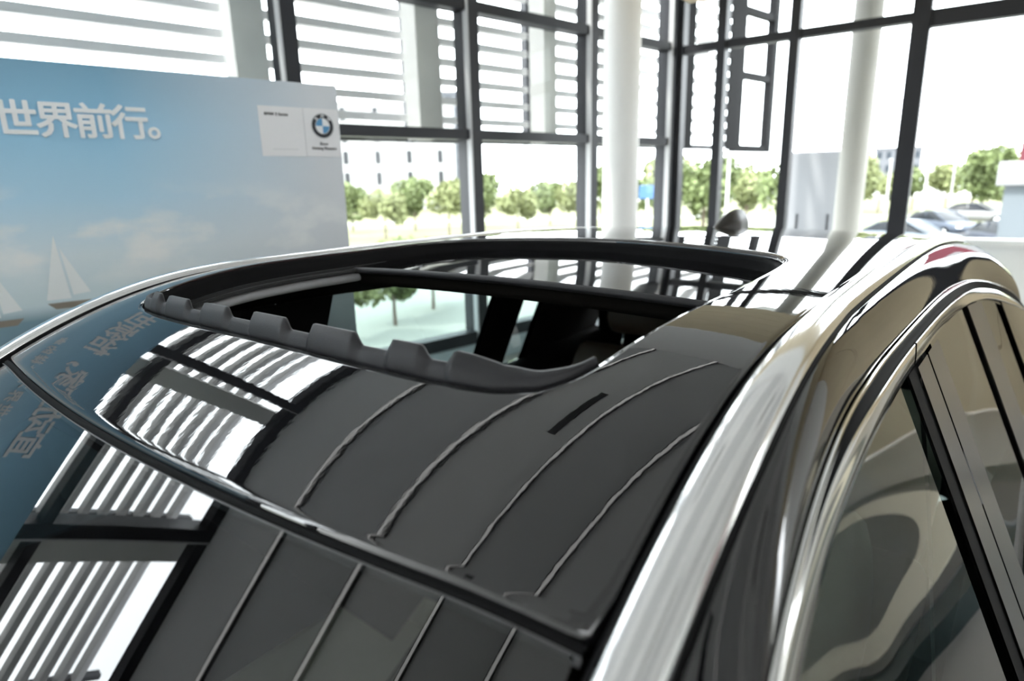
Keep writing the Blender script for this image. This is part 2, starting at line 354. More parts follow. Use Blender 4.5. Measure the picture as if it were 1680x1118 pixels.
# round emblem: dark ring with letters, quartered blue and white field
def disc_sector(r0, r1, a0, a1, y, n=24):
    v = []
    for i in range(n + 1):
        a = a0 + (a1 - a0) * i / n
        v += [(r0 * math.cos(a), y, r0 * math.sin(a)), (r1 * math.cos(a), y, r1 * math.sin(a))]
    return v, [(2 * i, 2 * i + 1, 2 * i + 3, 2 * i + 2) for i in range(n)]
em = empty('emblem', (-.073, -.0015, 1.943), 0, ps)
SILV = pm('silver_print', (.62, .64, .66), .35); DKR = pm('dark_ring_print', (.02, .022, .03), .35); BLU = pm('blue_print', (.10, .32, .58), .45)
PI = math.pi
for nm, r0, r1, y, m in (('rim', .0444, .048, -.001, SILV), ('ring', .0303, .0444, -.001, DKR), ('inner_rim', .0282, .0303, -.001, SILV)):
    v, f = disc_sector(r0, r1, 0, 2 * PI, y, 48); obj(nm, v, f, m, em)
for q, m in enumerate((PW, BLU, PW, BLU)):
    v, f = disc_sector(0.0003, .0282, q * PI / 2, (q + 1) * PI / 2, -.001, 12); obj('quarter', v, f, m, em)
for ch, a in (('B', 135), ('M', 90), ('W', 45)):
    a = math.radians(a); text('ring_letter', ch, .0145, PW, em, (.0323 * math.cos(a), -.002, .0323 * math.sin(a)), rot=(PI / 2, -(a - PI / 2), 0), align='CENTER', bold=.0004)
# printed sailing boats
SAIL = pm('sail_print', (.82, .86, .87), .6)
for x, z, h in ((-1.005, 1.385, .20), (-1.19, 1.35, .20), (-1.9, 1.37, .24)):
    v = [(x - .05, -.0005, z), (x + .015, -.0005, z), (x - .002, -.0005, z + h)]; obj('sail', v, [(0, 1, 2)], SAIL, ps)
    v = [(x + .022, -.0005, z + .01), (x + .07, -.0005, z + .015), (x + .008, -.0005, z + h * .8)]; obj('sail', v, [(0, 1, 2)], SAIL, ps)
    v = [(x - .05, -.0006, z - .01), (x + .07, -.0006, z - .01), (x + .05, -.0006, z - .03), (x - .03, -.0006, z - .03)]; obj('boat_hull', v, [(0, 1, 2, 3)], pm('hull_print', (.25, .22, .18), .6), ps)
tag(ps, 'large blue sky poster wall with white Chinese lettering and round emblem', 'poster')

# ------------------------------------------------------------------ the car: shared surface
def lse(a, w_): return np.logaddexp(0, a / w_) * w_
def zs(x, y):
    x = np.asarray(x, float); y = np.asarray(y, float)
    d = x - .2613; s = lse(d, .08); b = lse(-d, .3)
    return 1.58 - .5912 * s ** 2 - .034 * lse(-d - .5, .15) ** 2 - .25 * np.maximum(0, -d - 1.85) ** 2 - .055 * y ** 2 - .6 * np.maximum(0, abs(y) - .45) ** 2
def xF(y): return .7205 - .123 * y * y
CB = np.array((-.6, 0, 0))
car = empty('car', tuple(CB)); tag(car, 'black car with open panoramic sunroof and bright roof rails', 'car')
def cpart(name, vf, mat, parent=None, smooth=True, flip=False):
    v = np.array(vf[0], float) - (CB if parent is None else CB)
    f = [tuple(reversed(q)) for q in vf[1]] if flip else vf[1]
    return obj(name, v, f, mat, car if parent is None else parent, smooth)
def mir(v): return [(p[0], -p[1], p[2]) for p in v]

# ---- roof skin
OPR = [(.553, 0), (.553, .1), (.552, .19), (.548, .28), (.543, .33), (.537, .372), (.530, .392), (.517, .415), (.500, .429), (.482, .439), (.454, .446), (.41, .450), (.329, .455), (.172, .456), (.018, .452), (-.10, .445), (-.165, .437), (-.21, .418), (-.24, .385), (-.262, .33), (-.29, .22), (-.315, .06), (-.318, 0)]
def seg(P, n, end=False):
    q = resample(P, n + 1); return q if end else q[:-1]
nA, nB, nC = 50, 70, 36
ih = np.vstack([seg(OPR[:8], nA), seg(OPR[7:18], nB), seg(OPR[17:], nC, True)])
of = [(xF(y), y) for y in np.linspace(0, .552, 14)]
oc = [(.680, .567), (.668, .571)]
oh = np.vstack([seg(of + oc[:1], nA), seg([oc[0], oc[1], (.5, .564), (.2, .556), (-.3, .552), (-.8, .550), (-1.3, .545), (-1.60, .53), (-1.68, .49)], nB), seg([(-1.68, .49), (-1.72, .40), (-1.75, .2), (-1.76, 0)], nC, True)])
def full(h): return np.vstack([h, (h * np.array([1, -1]))[-2:0:-1]])
il, ol = full(ih), full(oh)
rows = []
def lvl(P, dz): return [(p[0], p[1], float(zs(p[0], p[1])) + dz) for p in P]
cen = np.array([.05, 0])
def inset(P, d):                                # pull a loop towards (d<0) or away from the middle of the opening
    q = P.copy(); T = np.roll(P, -1, 0) - np.roll(P, 1, 0); nrm = np.stack([T[:, 1], -T[:, 0]], 1); nrm /= np.linalg.norm(nrm, axis=1)[:, None] + 1e-9
    sgn = np.sign(((P - cen) * nrm).sum(1)); return P + nrm * sgn[:, None] * d
rows.append(lvl(inset(il, .004), -.034)); rows.append(lvl(inset(il, -.001), -.006)); rows.append(lvl(inset(il, 0), -.002))
M = 30
for i in range(M + 1):
    t = i / M; t = .004 + .992 * t if 0 < i < M else t
    rows.append(lvl(il * (1 - t) + ol * t, 0))
rows.append(lvl(inset(ol, .003), -.003)); rows.append(lvl(inset(ol, .004), -.016))
cpart('roof_skin', loft(rows, cu=True), PAINT)

# ---- opening: black weather lip all round, well walls
lip = [lvl(inset(il, -.001), -.004), lvl(inset(il, -.007), -.006), lvl(inset(il, -.009), -.012), lvl(inset(il, -.009), -.045), lvl(inset(il, -.03), -.050)]
cpart('opening_seal', loft(lip, cu=True), RUBBER)

# ---- wind deflector: castellated strip along the front edge of the opening
dp = resample([(.488, -.434), (.508, -.422), (.527, -.392), (.535, -.35), (.541, -.27), (.545, -.17), (.546, -.03), (.546, .09), (.545, .18), (.541, .27), (.537, .325), (.530, .368), (.522, .386), (.510, .409), (.494, .422), (.476, .432), (.452, .439)], 420)
teeth = [(-.345, -.316), (-.283, -.214), (-.163, -.097), (-.030, .042), (.099, .176), (.235, .278), (.318, .9)]
def toothw(y):
    t = 0.0
    for a, b in teeth:
        l = min(1, max(0, (y - (a - .004)) / .007)); r = min(1, max(0, ((b + .016) - y) / .018)); r = r * r * (3 - 2 * r)
        t = max(t, min(l, r))
    return t
R_ = [[] for _ in range(8)]
Ld = np.r_[0, np.cumsum(np.linalg.norm(np.diff(dp, axis=0), axis=1))]; Td = np.gradient(dp, axis=0); Td /= np.linalg.norm(Td, axis=1)[:, None]
for i, (x, y) in enumerate(dp):
    nx, ny = Td[i][1], -Td[i][0]                     # outward (towards the nose / the sides)
    if nx * (x - .1) + ny * y < 0: nx, ny = -nx, -ny
    t = toothw(y); z0 = float(zs(x, y))
    e = min(1, (Ld[-1] - Ld[i]) / .16); e = e * e * (3 - 2 * e)
    e2 = min(1, Ld[i] / .06)
    h = (.0145 + .013 * t) * (.12 + .88 * e) * (.35 + .65 * e2)
    en = min(1, max(0, (y - .31) / .09)); h *= 1 - .35 * en
    pr_ = .0045 * t * e * e2
    lean = (.38 + 1.0 * en) * h
    def P(o, z): return (x + nx * o, y + ny * o, z0 + z)
    R_[0].append(P(-.004, -.03)); R_[1].append(P(.0005, -.006)); R_[2].append(P(-.001 + pr_, .004 * e))
    R_[3].append(P(-.5 * lean + pr_, h * .6)); R_[4].append(P(-lean + pr_ * .6, h)); R_[5].append(P(-lean - .0035 + pr_ * .5, h))
    R_[6].append(P(-.5 * lean - .006, h * .5)); R_[7].append(P(-.012, -.03))
cpart('wind_deflector', loft(R_), PLASTIC)

# ---- tilted glass panel slid back into the opening
def gz(x, y): return float(zs(x, y)) - .024 - .010 * max(0, min(1.0, (x + .42) / .48))
gx = np.linspace(.068, -.62, 26); gy = np.linspace(-.43, .43, 33)
grow = [[(x - .03 * y * y, y, gz(x, y)) for y in gy] for x in gx]
gp = cpart('glass_panel', loft(grow), DARKGL)
fr_ = [[(.068 - .03 * y * y + dx, y, gz(.068, y) + dz) for y in gy] for dx, dz in ((0, -.0002), (.007, -.002), (.009, -.007), (.006, -.013), (-.004, -.014))]
cpart('panel_edge', loft(fr_), PLASTIC, gp).location = (0, 0, 0)
sb = [[(.068 - .03 * y * y + dx, y, gz(.068, y) + dz) for y in gy] for dx, dz in ((-.004, -.013), (-.008, -.030), (-.014, -.042), (-.05, -.046), (-.5, -.05))]
cpart('sunblind_frame', loft(sb), LINER)
# ---- guide rails either side of the opening
for s in (1, -1):
    gr_ = [[(x, s * (yy + .0), float(zs(x, .43)) + dz) for x in np.linspace(.47, -.28, 40)] for yy, dz in ((.442, -.040), (.430, -.040), (.429, -.032), (.422, -.032), (.421, -.042), (.412, -.042), (.411, -.036), (.405, -.036), (.404, -.042))]
    cpart('guide_rail', loft(gr_), pm('dark_guide_rail', (.02, .02, .021), .4, ior=1.3, noise=(40, .1)))

# ---- header seal and windscreen
ys = np.linspace(-.570, .570, 90)
def hp(y, o, dz): return (xF(y) + o, y, float(zs(xF(y), y)) - .54 * o + dz)
cpart('header_seal', loft([[hp(y, o, dz) for y in ys] for o, dz in ((.002, -.012), (.004, -.004), (.008, -.003), (.0105, -.005), (.011, -.012))]), RUBBER)
cpart('header_strip', loft([[hp(y, o, dz) for y in ys] for o, dz in ((.0108, -.010), (.0112, -.004), (.0125, -.0037), (.0132, -.010))]), pm('grey_seal_edge', (.10, .10, .105), .35))
wr_ = []
for t in np.linspace(0, 1, 40):
    r_ = []
    for y0 in np.linspace(-1, 1, 60):
        y = y0 * (.566 + .17 * t); o = .0125 + .86 * t
        yb = y0 * .566
        r_.append((xF(yb) + o, y, float(zs(xF(yb), yb)) - .545 * o - .05 * o * o - .004))
    wr_.append(r_)
cpart('windscreen', loft(wr_), FGLASS)
# black printed band with dots at the mirror base
dots = ([], [])
for i in range(14):
    for j in range(10):
        x = .99 + i * .0065; y = -.17 + j * .0075 + i * .002
        r = .0021 * (1 - i / 18)
        z = float(zs(xF(0), 0)) - .545 * (x - .7205) - .05 * (x - .7205) ** 2 - .1 * y * y - .0075
        add(dots, ([(x + r * math.cos(a), y + r * math.sin(a), z - .58 * r * math.cos(a)) for a in [k_ * PI / 3 for k_ in range(6)]], [(0, 1, 2, 3, 4, 5)]))
d_ = cpart('dot_print', dots, RUBBER, smooth=False); d_['kind'] = 'stuff'

# ---- side curves of the body (left side, measured along the car)
CO = [(1.0, .725, 1.325), (.80, .690, 1.395), (.64, .666, 1.440), (.57, .659, 1.455), (.50, .653, 1.466), (.43, .649, 1.474), (.33, .647, 1.481), (.16, .647, 1.482), (0, .647, 1.478), (-.25, .649, 1.467), (-.55, .655, 1.452), (-.9, .665, 1.427), (-1.2, .683, 1.398), (-1.48, .729, 1.351), (-1.70, .781, 1.284), (-1.85, .825, 1.21)]
SE = [(1.0, .722, 1.334), (.80, .687, 1.402), (.65, .664, 1.446), (.59, .656, 1.460), (.52, .647, 1.472), (.45, .640, 1.481), (.36, .632, 1.490), (.25, .624, 1.496), (.12, .620, 1.498), (-.05, .621, 1.496), (-.3, .624, 1.491), (-.6, .629, 1.480), (-.9, .640, 1.461), (-1.2, .662, 1.433), (-1.46, .695, 1.393), (-1.70, .741, 1.342), (-1.85, .785, 1.27)]
CI = [(1.0, .735, 1.295), (.80, .698, 1.366), (.60, .670, 1.413), (.55, .665, 1.423), (.48, .659, 1.433), (.38, .655, 1.443), (.22, .651, 1.447), (-.02, .649, 1.443), (-.15, .650, 1.437), (-.5, .656, 1.423), (-.9, .676, 1.401), (-1.2, .710, 1.371), (-1.46, .7585, 1.320), (-1.70, .802, 1.261), (-1.85, .845, 1.18)]
NS = 160
def even_x(P):
    q = smooth(resample(P, 500), 30); x = np.linspace(.98, -1.83, NS); o_ = np.argsort(q[:, 0]); return np.stack([x, np.interp(x, q[o_, 0], q[o_, 1]), np.interp(x, q[o_, 0], q[o_, 2])], 1)
CO, SE, CI = even_x(CO), even_x(SE), even_x(CI)
kk_ = np.interp(CO[:, 0], [-1.8, -.2, .2, .6, 1.0], [.35, .42, .40, .15, .10])[:, None]; SE = SE * (1 - kk_) + CO * kk_     # the rubber gap narrows over the doors
X = CO[:, 0]
def zr(x):
    return np.where(x > .66, zs(np.minimum(x, .66), .56) - .50 * (x - .66) - .08 * np.maximum(0, x - .66) ** 2, zs(np.minimum(x, .66), .56))
def yr(x): return .5555 + .04 * np.maximum(0, x - .12) + .03 * np.maximum(0, -x - .9) ** 2
def side_y(x, z):                                    # tumblehome of the side windows
    yc = np.interp(x, X[::-1], CI[::-1, 1]); zc = np.interp(x, X[::-1], CI[::-1, 2]); return yc + .43 * (zc - z)
BELT = .96
def rib(cols): return loft([[tuple(p) for p in c] for c in cols])
def path(y, z): return np.stack([X, y, z], 1)
for s in (1, -1):
    S = np.array([1, s, 1]); fl_ = (s < 0)
    def sp(name, cols, mat, parent=None, sl=slice(None)): return cpart(name, rib([(c * S)[sl] for c in cols]), mat, parent, True, fl_)
    Y0, Z0 = yr(X), zr(X)
    inx = X < .93
    # gap seal between roof and rail
    sp('gap_seal', [path(Y0 - .006, Z0 - .016), path(Y0 - .001, Z0 - .004), path(Y0 + .004, Z0 + .000), path(Y0 + .008, Z0 - .004)], RUBBER)
    # roof rail
    tp = np.clip((X + 1.83) / .35, 0, 1) ** .5; wd = 1.0 + .18 * np.clip(X / .5, 0, 1)
    rail = sp('roof_rail', [path(Y0 + .005, Z0 - .012), path(Y0 + .006, Z0 + .005 * tp), path(Y0 + .009, Z0 + .0075 * tp), path(Y0 + .016 * wd, Z0 + .0095 * tp), path(Y0 + .026 * wd, Z0 + .0098 * tp), path(Y0 + .034 * wd, Z0 + .0075 * tp), path(Y0 + .0375 * wd, Z0 + .004 * tp), path(Y0 + .0385 * wd, Z0 - .010)], CHROME)
    sp('rail_gasket', [path(Y0 + .0375 * wd, Z0 - .002), path(Y0 + .0405 * wd, Z0 - .005), path(Y0 + .041 * wd, Z0 - .018)], RUBBER)
    # painted side frame between rail and door
    P0 = path(Y0 + .0405 * wd, Z0 - .006); P3 = SE
    prow = [P0 + (0, 0, -.01), P0]
    for t in np.linspace(.06, 1, 18):
        a_, b_ = math.sin(t * PI / 2) * .75 + .25 * t, (1 - math.cos(t * PI / 2)) * .75 + .25 * t     # rounded shoulder
        q = P0.copy(); q[:, 1] += (P3 - P0)[:, 1] * a_; q[:, 2] += (P3 - P0)[:, 2] * b_; prow.append(q)
    prow.append(P3 + np.array([0, -.006, -.012]))
    sp('side_frame', prow, PAINT)
    # bright hairline, black door rubber, then the bright window trim
    sp('door_hairline', [SE + (0, .001, -.001), SE + (0, .004, .0005), SE + (0, .0065, -.004)], BRIGHT)
    mid = SE * .5 + CO * .5
    sp('door_rubber', [SE + (0, .005, -.004), SE * .75 + CO * .25 + (0, .004, .002), mid + (0, .001, -.004), SE * .25 + CO * .75 + (0, .003, .001), CO + (0, .001, -.001)], RUBBER)
    isp = int(np.argmin(abs(X + .075)))
    for nm, sl in (('front_window_trim', slice(0, isp + 1)), ('rear_window_trim', slice(isp + 1, NS))):
        sp(nm, [CO + (0, -.002, -.004), CO + (0, .002, .0005), CO * .92 + CI * .08 + (0, .0030, .0006), CO * .5 + CI * .5 + (0, .0034, .0007), CO * .08 + CI * .92 + (0, .0030, .0006), CI + (0, .001, -.001), CI + (0, -.006, -.002)], BRIGHT, None, sl)
    # side glass, one pane for each door and a quarter light behind
    def panel(name, xa, xb, off, mat, z0=BELT, top=-.004, n=40, m=16, lean=0.0, parent=None, fl2=None):
        """patch of the side surface between stations xa > xb, lean = how far it runs back per metre of drop"""
        rws = []
        for t in np.linspace(0, 1, m):
            r_ = []
            for u in np.linspace(0, 1, n):
                x = xa + (xb - xa) * u; zc = float(np.interp(x, X[::-1], CI[::-1, 2])) + top
                z = zc + (z0 - zc) * t; x2 = x - lean * (zc - z)
                r_.append((x2, s * (float(side_y(x, z)) + off), z))
            rws.append(r_)
        return cpart(name, loft(rws), mat, parent, True, fl_)
    if s > 0: B0, B1, B2, B3, B4, W1, Q0, Q1 = -.042, -.110, -.215, -.228, -.365, -.90, -1.08, -1.36
    else: B0, B1, B2, B3, B4, W1, Q0, Q1 = .30, .24, .13, .11, -.04, -.755, -.955, -1.12
    panel('front_door_glass', .93, B1 + .02, -.008, WGLASS)
    panel('rear_door_glass', B4 + .015, W1 - .01, -.008, WGLASS)
    panel('quarter_glass', Q0 + .01, Q1 - .01, -.008, WGLASS)
    panel('window_run_seal', B0, B1, .000, RUBBER, n=5)
    panel('front_door_pillar', B1 + .002, B2, .004, SATINB, n=6)
    panel('pillar_gap', B2 + .002, B3 - .002, -.004, RUBBER, n=3)
    panel('rear_door_pillar', B3, B4, .004, SATINB, n=7)
    panel('rear_pillar', W1 + .01, Q0 - .01, -.001, SATINB, n=8)
    panel('tail_pillar', Q1 + .01, -1.82, .0, PAINT, n=12)
    # inner pillars
    panel('inner_pillar_trim', B1 - .01, B4 + .02, -.02, INNER, n=6, z0=.8)
    panel('inner_rear_pillar', W1, Q0, -.02, INNER, n=6, z0=.8)
    panel('inner_tail_trim', Q1, -1.82, -.02, INNER, n=8, z0=.6)
    # painted door skins below the glass
    rws = []
    for z, o in ((BELT + .012, -.01), (BELT + .010, .010), (BELT - .02, .022), (.80, .035), (.62, .045), (.45, .035), (.30, .0)):
        rws.append([(x, s * (min(float(side_y(x, BELT)), .96) + o), z) for x in np.linspace(.98, -1.82, 60)])
    cpart('door_skin', loft(rws), PAINT, None, True, fl_)
    rws = [[(x, s * (min(float(side_y(x, BELT)), .96) + o), z) for x in np.linspace(.98, -1.82, 60)] for z, o in ((BELT + .012, -.012), (BELT + .020, -.03), (BELT + .01, -.07), (.85, -.10), (.60, -.11), (.32, -.11))]
    cpart('door_lining', loft(rws), INNER, None, True, fl_)
    # headliner side: edge at the opening coloured as lit, cloth below coloured as shaded
    hx = np.linspace(.50, -1.75, 60)
    def hl(yo, dz): return [(x, s * yo, float(zs(min(x, .5), .43)) + dz) for x in hx]
    cpart('headliner_edge', loft([[(x, s * yo, float(zs(x, .43)) + dz) for x in np.linspace(.46, -.02, 40)] for yo, dz in ((.430, -.047), (.420, -.046), (.413, -.051), (.412, -.058), (.417, -.064), (.428, -.067))]), GREYT, None, True, fl_)
    xs_ = np.linspace(.90, -1.80, 70)
    ih0 = [(x, s * .426, float(zs(min(x, .6), .43)) - .067 - .53 * max(0, x - .6)) for x in xs_]
    cz = [float(np.interp(x, X[::-1], CI[::-1, 2])) for x in xs_]; cy_ = [float(np.interp(x, X[::-1], CI[::-1, 1])) for x in xs_]
    ih1 = [(x, s * (.424 * .5 + c_ * .5), (float(zs(min(x, .6), .43)) - .067 - .53 * max(0, x - .6)) * .5 + z_ * .5 + .012) for x, c_, z_ in zip(xs_, cy_, cz)]
    ih2 = [(x, s * (c_ - .012), z_ - .004) for x, c_, z_ in zip(xs_, cy_, cz)]
    ih3 = [(x, s * (c_ - .001), z_ + .006) for x, c_, z_ in zip(xs_, cy_, cz)]
    cpart('headliner_side', loft([ih0, ih1, ih2, ih3]), LINER, None, True, fl_)

# headliner behind and ahead of the opening
yy_ = np.linspace(-.43, .43, 24)
cpart('headliner_rear', loft([[(x, y, float(zs(x, y)) - .075) for y in yy_] for x in np.linspace(-.22, -1.70, 24)]), LINER)
cpart('headliner_front', loft([[(x, y, float(zs(min(x, .68), y)) - .045 - .5 * max(0, x - .68)) for y in yy_] for x in (.72, .65, .60, .53, .515)]), LINER)
# tail: roof drops into the tailgate glass
cpart('tailgate', loft([[(x + 9 * t * max(0, abs(y) - .35) ** 2, y * (1 + .6 * t), float(zs(-1.75, y)) - dz) for y in np.linspace(-.55, .55, 24)] for x, dz, t in ((-1.74, .004, 0), (-1.80, .02, .25), (-1.87, .06, .5), (-2.02, .34, .85), (-2.16, .58, 1), (-2.18, 1.15, 1))]), PAINT)
# bonnet and nose, floor pan
cpart('bonnet', loft([[(x, y * wd, z - .05 * y * y) for y in np.linspace(-.86, .86, 24)] for x, z, wd in ((1.56, .96, .84), (1.75, .95, .97), (2.1, .88, 1), (2.35, .78, .98), (2.45, .62, .95), (2.47, .25, .92))]), PAINT)
cpart('floor_pan', boxv(-2.1, 2.3, -.74, .74, .22, .30, .02), INNER, smooth=False)
for s in (1, -1):
    cpart('front_wing', loft([[(x, s * y, z) for x, y, z in r_] for r_ in ([(.95, .86, 1.0), (1.5, .84, .97), (2.1, .85, .88), (2.45, .78, .65)], [(.95, .97, .9), (1.5, .93, .88), (2.1, .92, .80), (2.45, .82, .6)], [(.95, .98, .3), (1.5, .95, .66), (2.1, .93, .66), (2.45, .82, .3)])]), PAINT, flip=s < 0)
    for xw in (1.72, -1.35):
        ro = [[(xw + r * math.cos(a), s * yy, .33 + r * math.sin(a)) for a in np.linspace(0, 2 * PI, 29)[:-1]] for r, yy in ((.20, .66), (.31, .66), (.33, .69), (.33, .85), (.31, .88), (.22, .87))]
        wv = loft(ro, cu=True, cap=True); wh = cpart('wheel', wv, RUBBER, flip=s < 0)
        hb = loft([[(xw + r * math.cos(a), s * yy, .33 + r * math.sin(a)) for a in np.linspace(0, 2 * PI, 29)[:-1]] for r, yy in ((.22, .868), (.20, .86), (.05, .875))], cu=True, cap=True)
        cpart('rim', hb, CHROME, wh, flip=s < 0)
# ---- shark fin aerial on the tail of the roof
fin = []
for t in np.linspace(0, 1, 22):
    x = -1.0 - .262 * t
    h = .062 * math.sin(min(1, t / .80) * PI / 2) ** 1.2
    if t > .88: h *= 1 - .25 * ((t - .88) / .12) ** 2
    hw = .006 + .028 * math.sin(min(1, t / .6) * PI / 2) * (1 - .45 * max(0, (t - .6) / .4))
    z0 = float(zs(x, 0)) - .002; r_ = []
    for a in np.linspace(0, PI, 17):
        c_ = math.cos(a); sn = math.sin(a); r_.append((x - .012 * sn * (1 if t > .95 else 0), hw * math.copysign(abs(c_) ** (1.5), c_), z0 + max(h, .002) * sn ** .8))
    fin.append(r_)
finv = loft(fin); n_ = len(finv[0]); finv[1].append(tuple(range(n_ - 17, n_)))
cpart('shark_fin_aerial', finv, pm('satin_fin_paint', (.014, .012, .010), .4, ior=1.3))

# ---- cabin
def cushion(w_, d, h, r=.05, n=10):
    """rounded block centred on x,y with its base at z = 0"""
    rows = []
    for t in np.linspace(-PI / 2, PI / 2, 9):
        ins = r * (1 - math.cos(t)); z = (h - 2 * r) * (.5 + .5 * math.sin(t)) + r + r * math.sin(t); ring = []
        for cx_, cy_, a0 in ((d / 2 - r, w_ / 2 - r, 0), (-d / 2 + r, w_ / 2 - r, PI / 2), (-d / 2 + r, -w_ / 2 + r, PI), (d / 2 - r, -w_ / 2 + r, 1.5 * PI)):
            for k_ in range(5):
                a = a0 + k_ * PI / 8; rr = r - ins; ring.append((cx_ + rr * math.cos(a), cy_ + rr * math.sin(a), z))
        rows.append(ring)
    return loft(rows, cu=True, cap=True)
def seat(x, y, w_, mat, hz=.64, back_lean=-.28):
    st = cpart('seat', (xform(cushion(w_, .52, .18, .06)[0], Matrix.Translation((x + .12, y, .42))), cushion(w_, .52, .18, .06)[1]), mat)
    bk = cushion(w_ * .96, .15, hz, .06); Mb = Matrix.Translation((x - .12, y, .52)) @ Matrix.Rotation(back_lean, 4, 'Y')
    cpart('backrest', (xform(bk[0], Mb), bk[1]), mat, st)
    hd = cushion(.26, .10, .17, .045); Mh = Mb @ Matrix.Translation((.0, 0, hz + .05)); cpart('headrest', (xform(hd[0], Mh), hd[1]), mat, st)
    for q in (-.05, .05):
        tb = tube([Mb @ Vector((0, q, hz - .04)), Mb @ Vector((0, q, hz + .09))], .006); cpart('headrest_post', tb, CHROME, st)
seat(-.20, .37, .50, CREAM, hz=.50); seat(.10, -.37, .50, CREAM, hz=.46)
for y in (.40, -.40): seat(-.98, y, .56, CREAM if y > 0 else CREAM_SHADE, hz=.56)
seat(-1.0, 0, .26, CREAM_SHADE, hz=.54)
da = loft([[(x, y, z - .06 * (y / .7) ** 2) for y in np.linspace(-.72, .72, 24)] for x, z in ((1.55, .93), (1.35, .98), (1.1, .99), (.95, .95), (.90, .85), (.95, .60))]); dash = cpart('dashboard', da, INNER)
sw = [[(.72 + (.185 + .016 * math.cos(b)) * math.cos(a) * .42, .37 + (.185 + .016 * math.cos(b)) * math.sin(a), .90 + (.185 + .016 * math.cos(b)) * math.cos(a) * .9 + .016 * math.sin(b)) for b in np.linspace(0, 2 * PI, 9)[:-1]] for a in np.linspace(0, 2 * PI, 33)[:-1]]
swo = cpart('steering_wheel', loft(sw, cu=True, cv=True), INNER)
cpart('wheel_hub', (xform(cushion(.16, .06, .14, .028)[0], Matrix.Translation((.74, .37, .83))), cushion(.16, .06, .14, .028)[1]), INNER, swo)
mrv = cushion(.24, .03, .07, .014); cpart('rear_view_mirror', (xform(mrv[0], Matrix.Translation((.93, 0, 1.21))), mrv[1]), INNER)
# belt on the near front pillar
for s in (1,):
    bl = loft([[(-.14, s * .655, 1.40), (-.19, s * .655, 1.40)], [(-.14, s * .69, 1.2), (-.19, s * .69, 1.2)], [(-.13, s * .74, .85), (-.18, s * .74, .85)]]); cpart('seat_belt', bl, pm('grey_belt_webbing', (.30, .30, .28), .8, noise=(60, .1)), flip=s < 0)

# ------------------------------------------------------------------ another car builder for the cars around
def sedan(name, label, loc, rz, color, zb=0.0, scale=1.0):
    paint = pm('car_paint_%d%d%d' % tuple(int(c * 99) for c in color), color, .4, ior=1.25)
    root = empty(name, (loc[0], loc[1], zb), rz); tag(root, label, 'car')
    st = [(-2.25, .62, .55, .70), (-2.18, .78, .36, .86), (-1.7, .86, .26, .94), (-.9, .90, .22, .95), (.2, .90, .22, .94), (1.1, .89, .22, .90), (1.7, .85, .26, .82), (2.12, .74, .34, .70), (2.24, .60, .42, .58)]
    rows = []
    for x, hw, z0, z1 in st:
        r_ = [(x, hw * .55, z0), (x, hw * .96, z0 + .06), (x, hw, z0 + (z1 - z0) * .55), (x, hw * .95, z1 - .05), (x, hw * .80, z1), (x, 0, z1 + .015)]
        rows.append([(a, -b, c) for a, b, c in r_] + [(a, b, c) for a, b, c in r_[-2::-1]])
    bv = loft(rows); n = len(rows[0]); bv[1].append(tuple(range(n))); bv[1].append(tuple(range(len(bv[0]) - 1, len(bv[0]) - n - 1, -1)))
    body = obj('body', bv[0], bv[1], paint, root, True)
    gs = [(-1.95, .70, .93), (-1.15, .62, 1.36), (-.5, .60, 1.43), (.15, .60, 1.41), (1.15, .70, .90)]
    rows = []
    for x, hw, z1 in gs:
        rows.append([(x, -.78, .90), (x, -hw - (.06 if z1 > 1 else 0), z1 - .06 if z1 > 1 else .92), (x, -hw + .06, z1), (x, 0, z1 + .02), (x, hw - .06, z1), (x, hw + (.06 if z1 > 1 else 0), z1 - .06 if z1 > 1 else .92), (x, .78, .90)])
    gv = loft(rows); obj('greenhouse', gv[0], gv[1], pm('dark_car_glass', (.012, .014, .017), .3, ior=1.2), root, True)
    rf = loft([[(x, y, z + dz) for y in np.linspace(-.56, .56, 7)] for x, z, dz in ((-1.2, 1.345, .022), (-.5, 1.43, .022), (.12, 1.415, .022), (.2, 1.38, .02))]); obj('roof', rf[0], rf[1], paint, root, True)
    for s in (1, -1):
        for xa, za, xb_, zb_ in ((-1.9, .93, -1.18, 1.36), (.15, 1.41, 1.12, .91), (-.42, .93, -.45, 1.40)):
            t_ = tube([(xa, s * .72, za), (xb_, s * .665, zb_)] if xa < .1 else [(xa, s * .665, za), (xb_, s * .72, zb_)], .035, 6); obj('pillar', t_[0], t_[1], paint, root, True)
        for xw in (-1.38, 1.36):
            wv = loft([[(xw + r * math.cos(a), s * yy, .32 + r * math.sin(a)) for a in np.linspace(0, 2 * PI, 21)[:-1]] for r, yy in ((.2, .70), (.32, .70), (.32, .90), (.22, .915))], cu=True, cap=True); wh = obj('wheel', wv[0], wv[1], RUBBER, root)
            hv = loft([[(xw + r * math.cos(a), s * yy, .32 + r * math.sin(a)) for a in np.linspace(0, 2 * PI, 21)[:-1]] for r, yy in ((.21, .912), (.04, .93))], cu=True, cap=True); obj('rim', hv[0], hv[1], CHROME, wh)
        hl_ = boxv(2.02, 2.2, s * .62 - .12, s * .62 + .12, .58, .68, .02); obj('head_lamp', hl_[0], hl_[1], pm('lamp_lens', (.7, .72, .75), .1), root)
        tl_ = boxv(-2.24, -2.1, s * .6 - .14, s * .6 + .14, .66, .78, .02); obj('tail_lamp', tl_[0], tl_[1], pm('red_lens', (.4, .02, .02), .15), root)
    return root
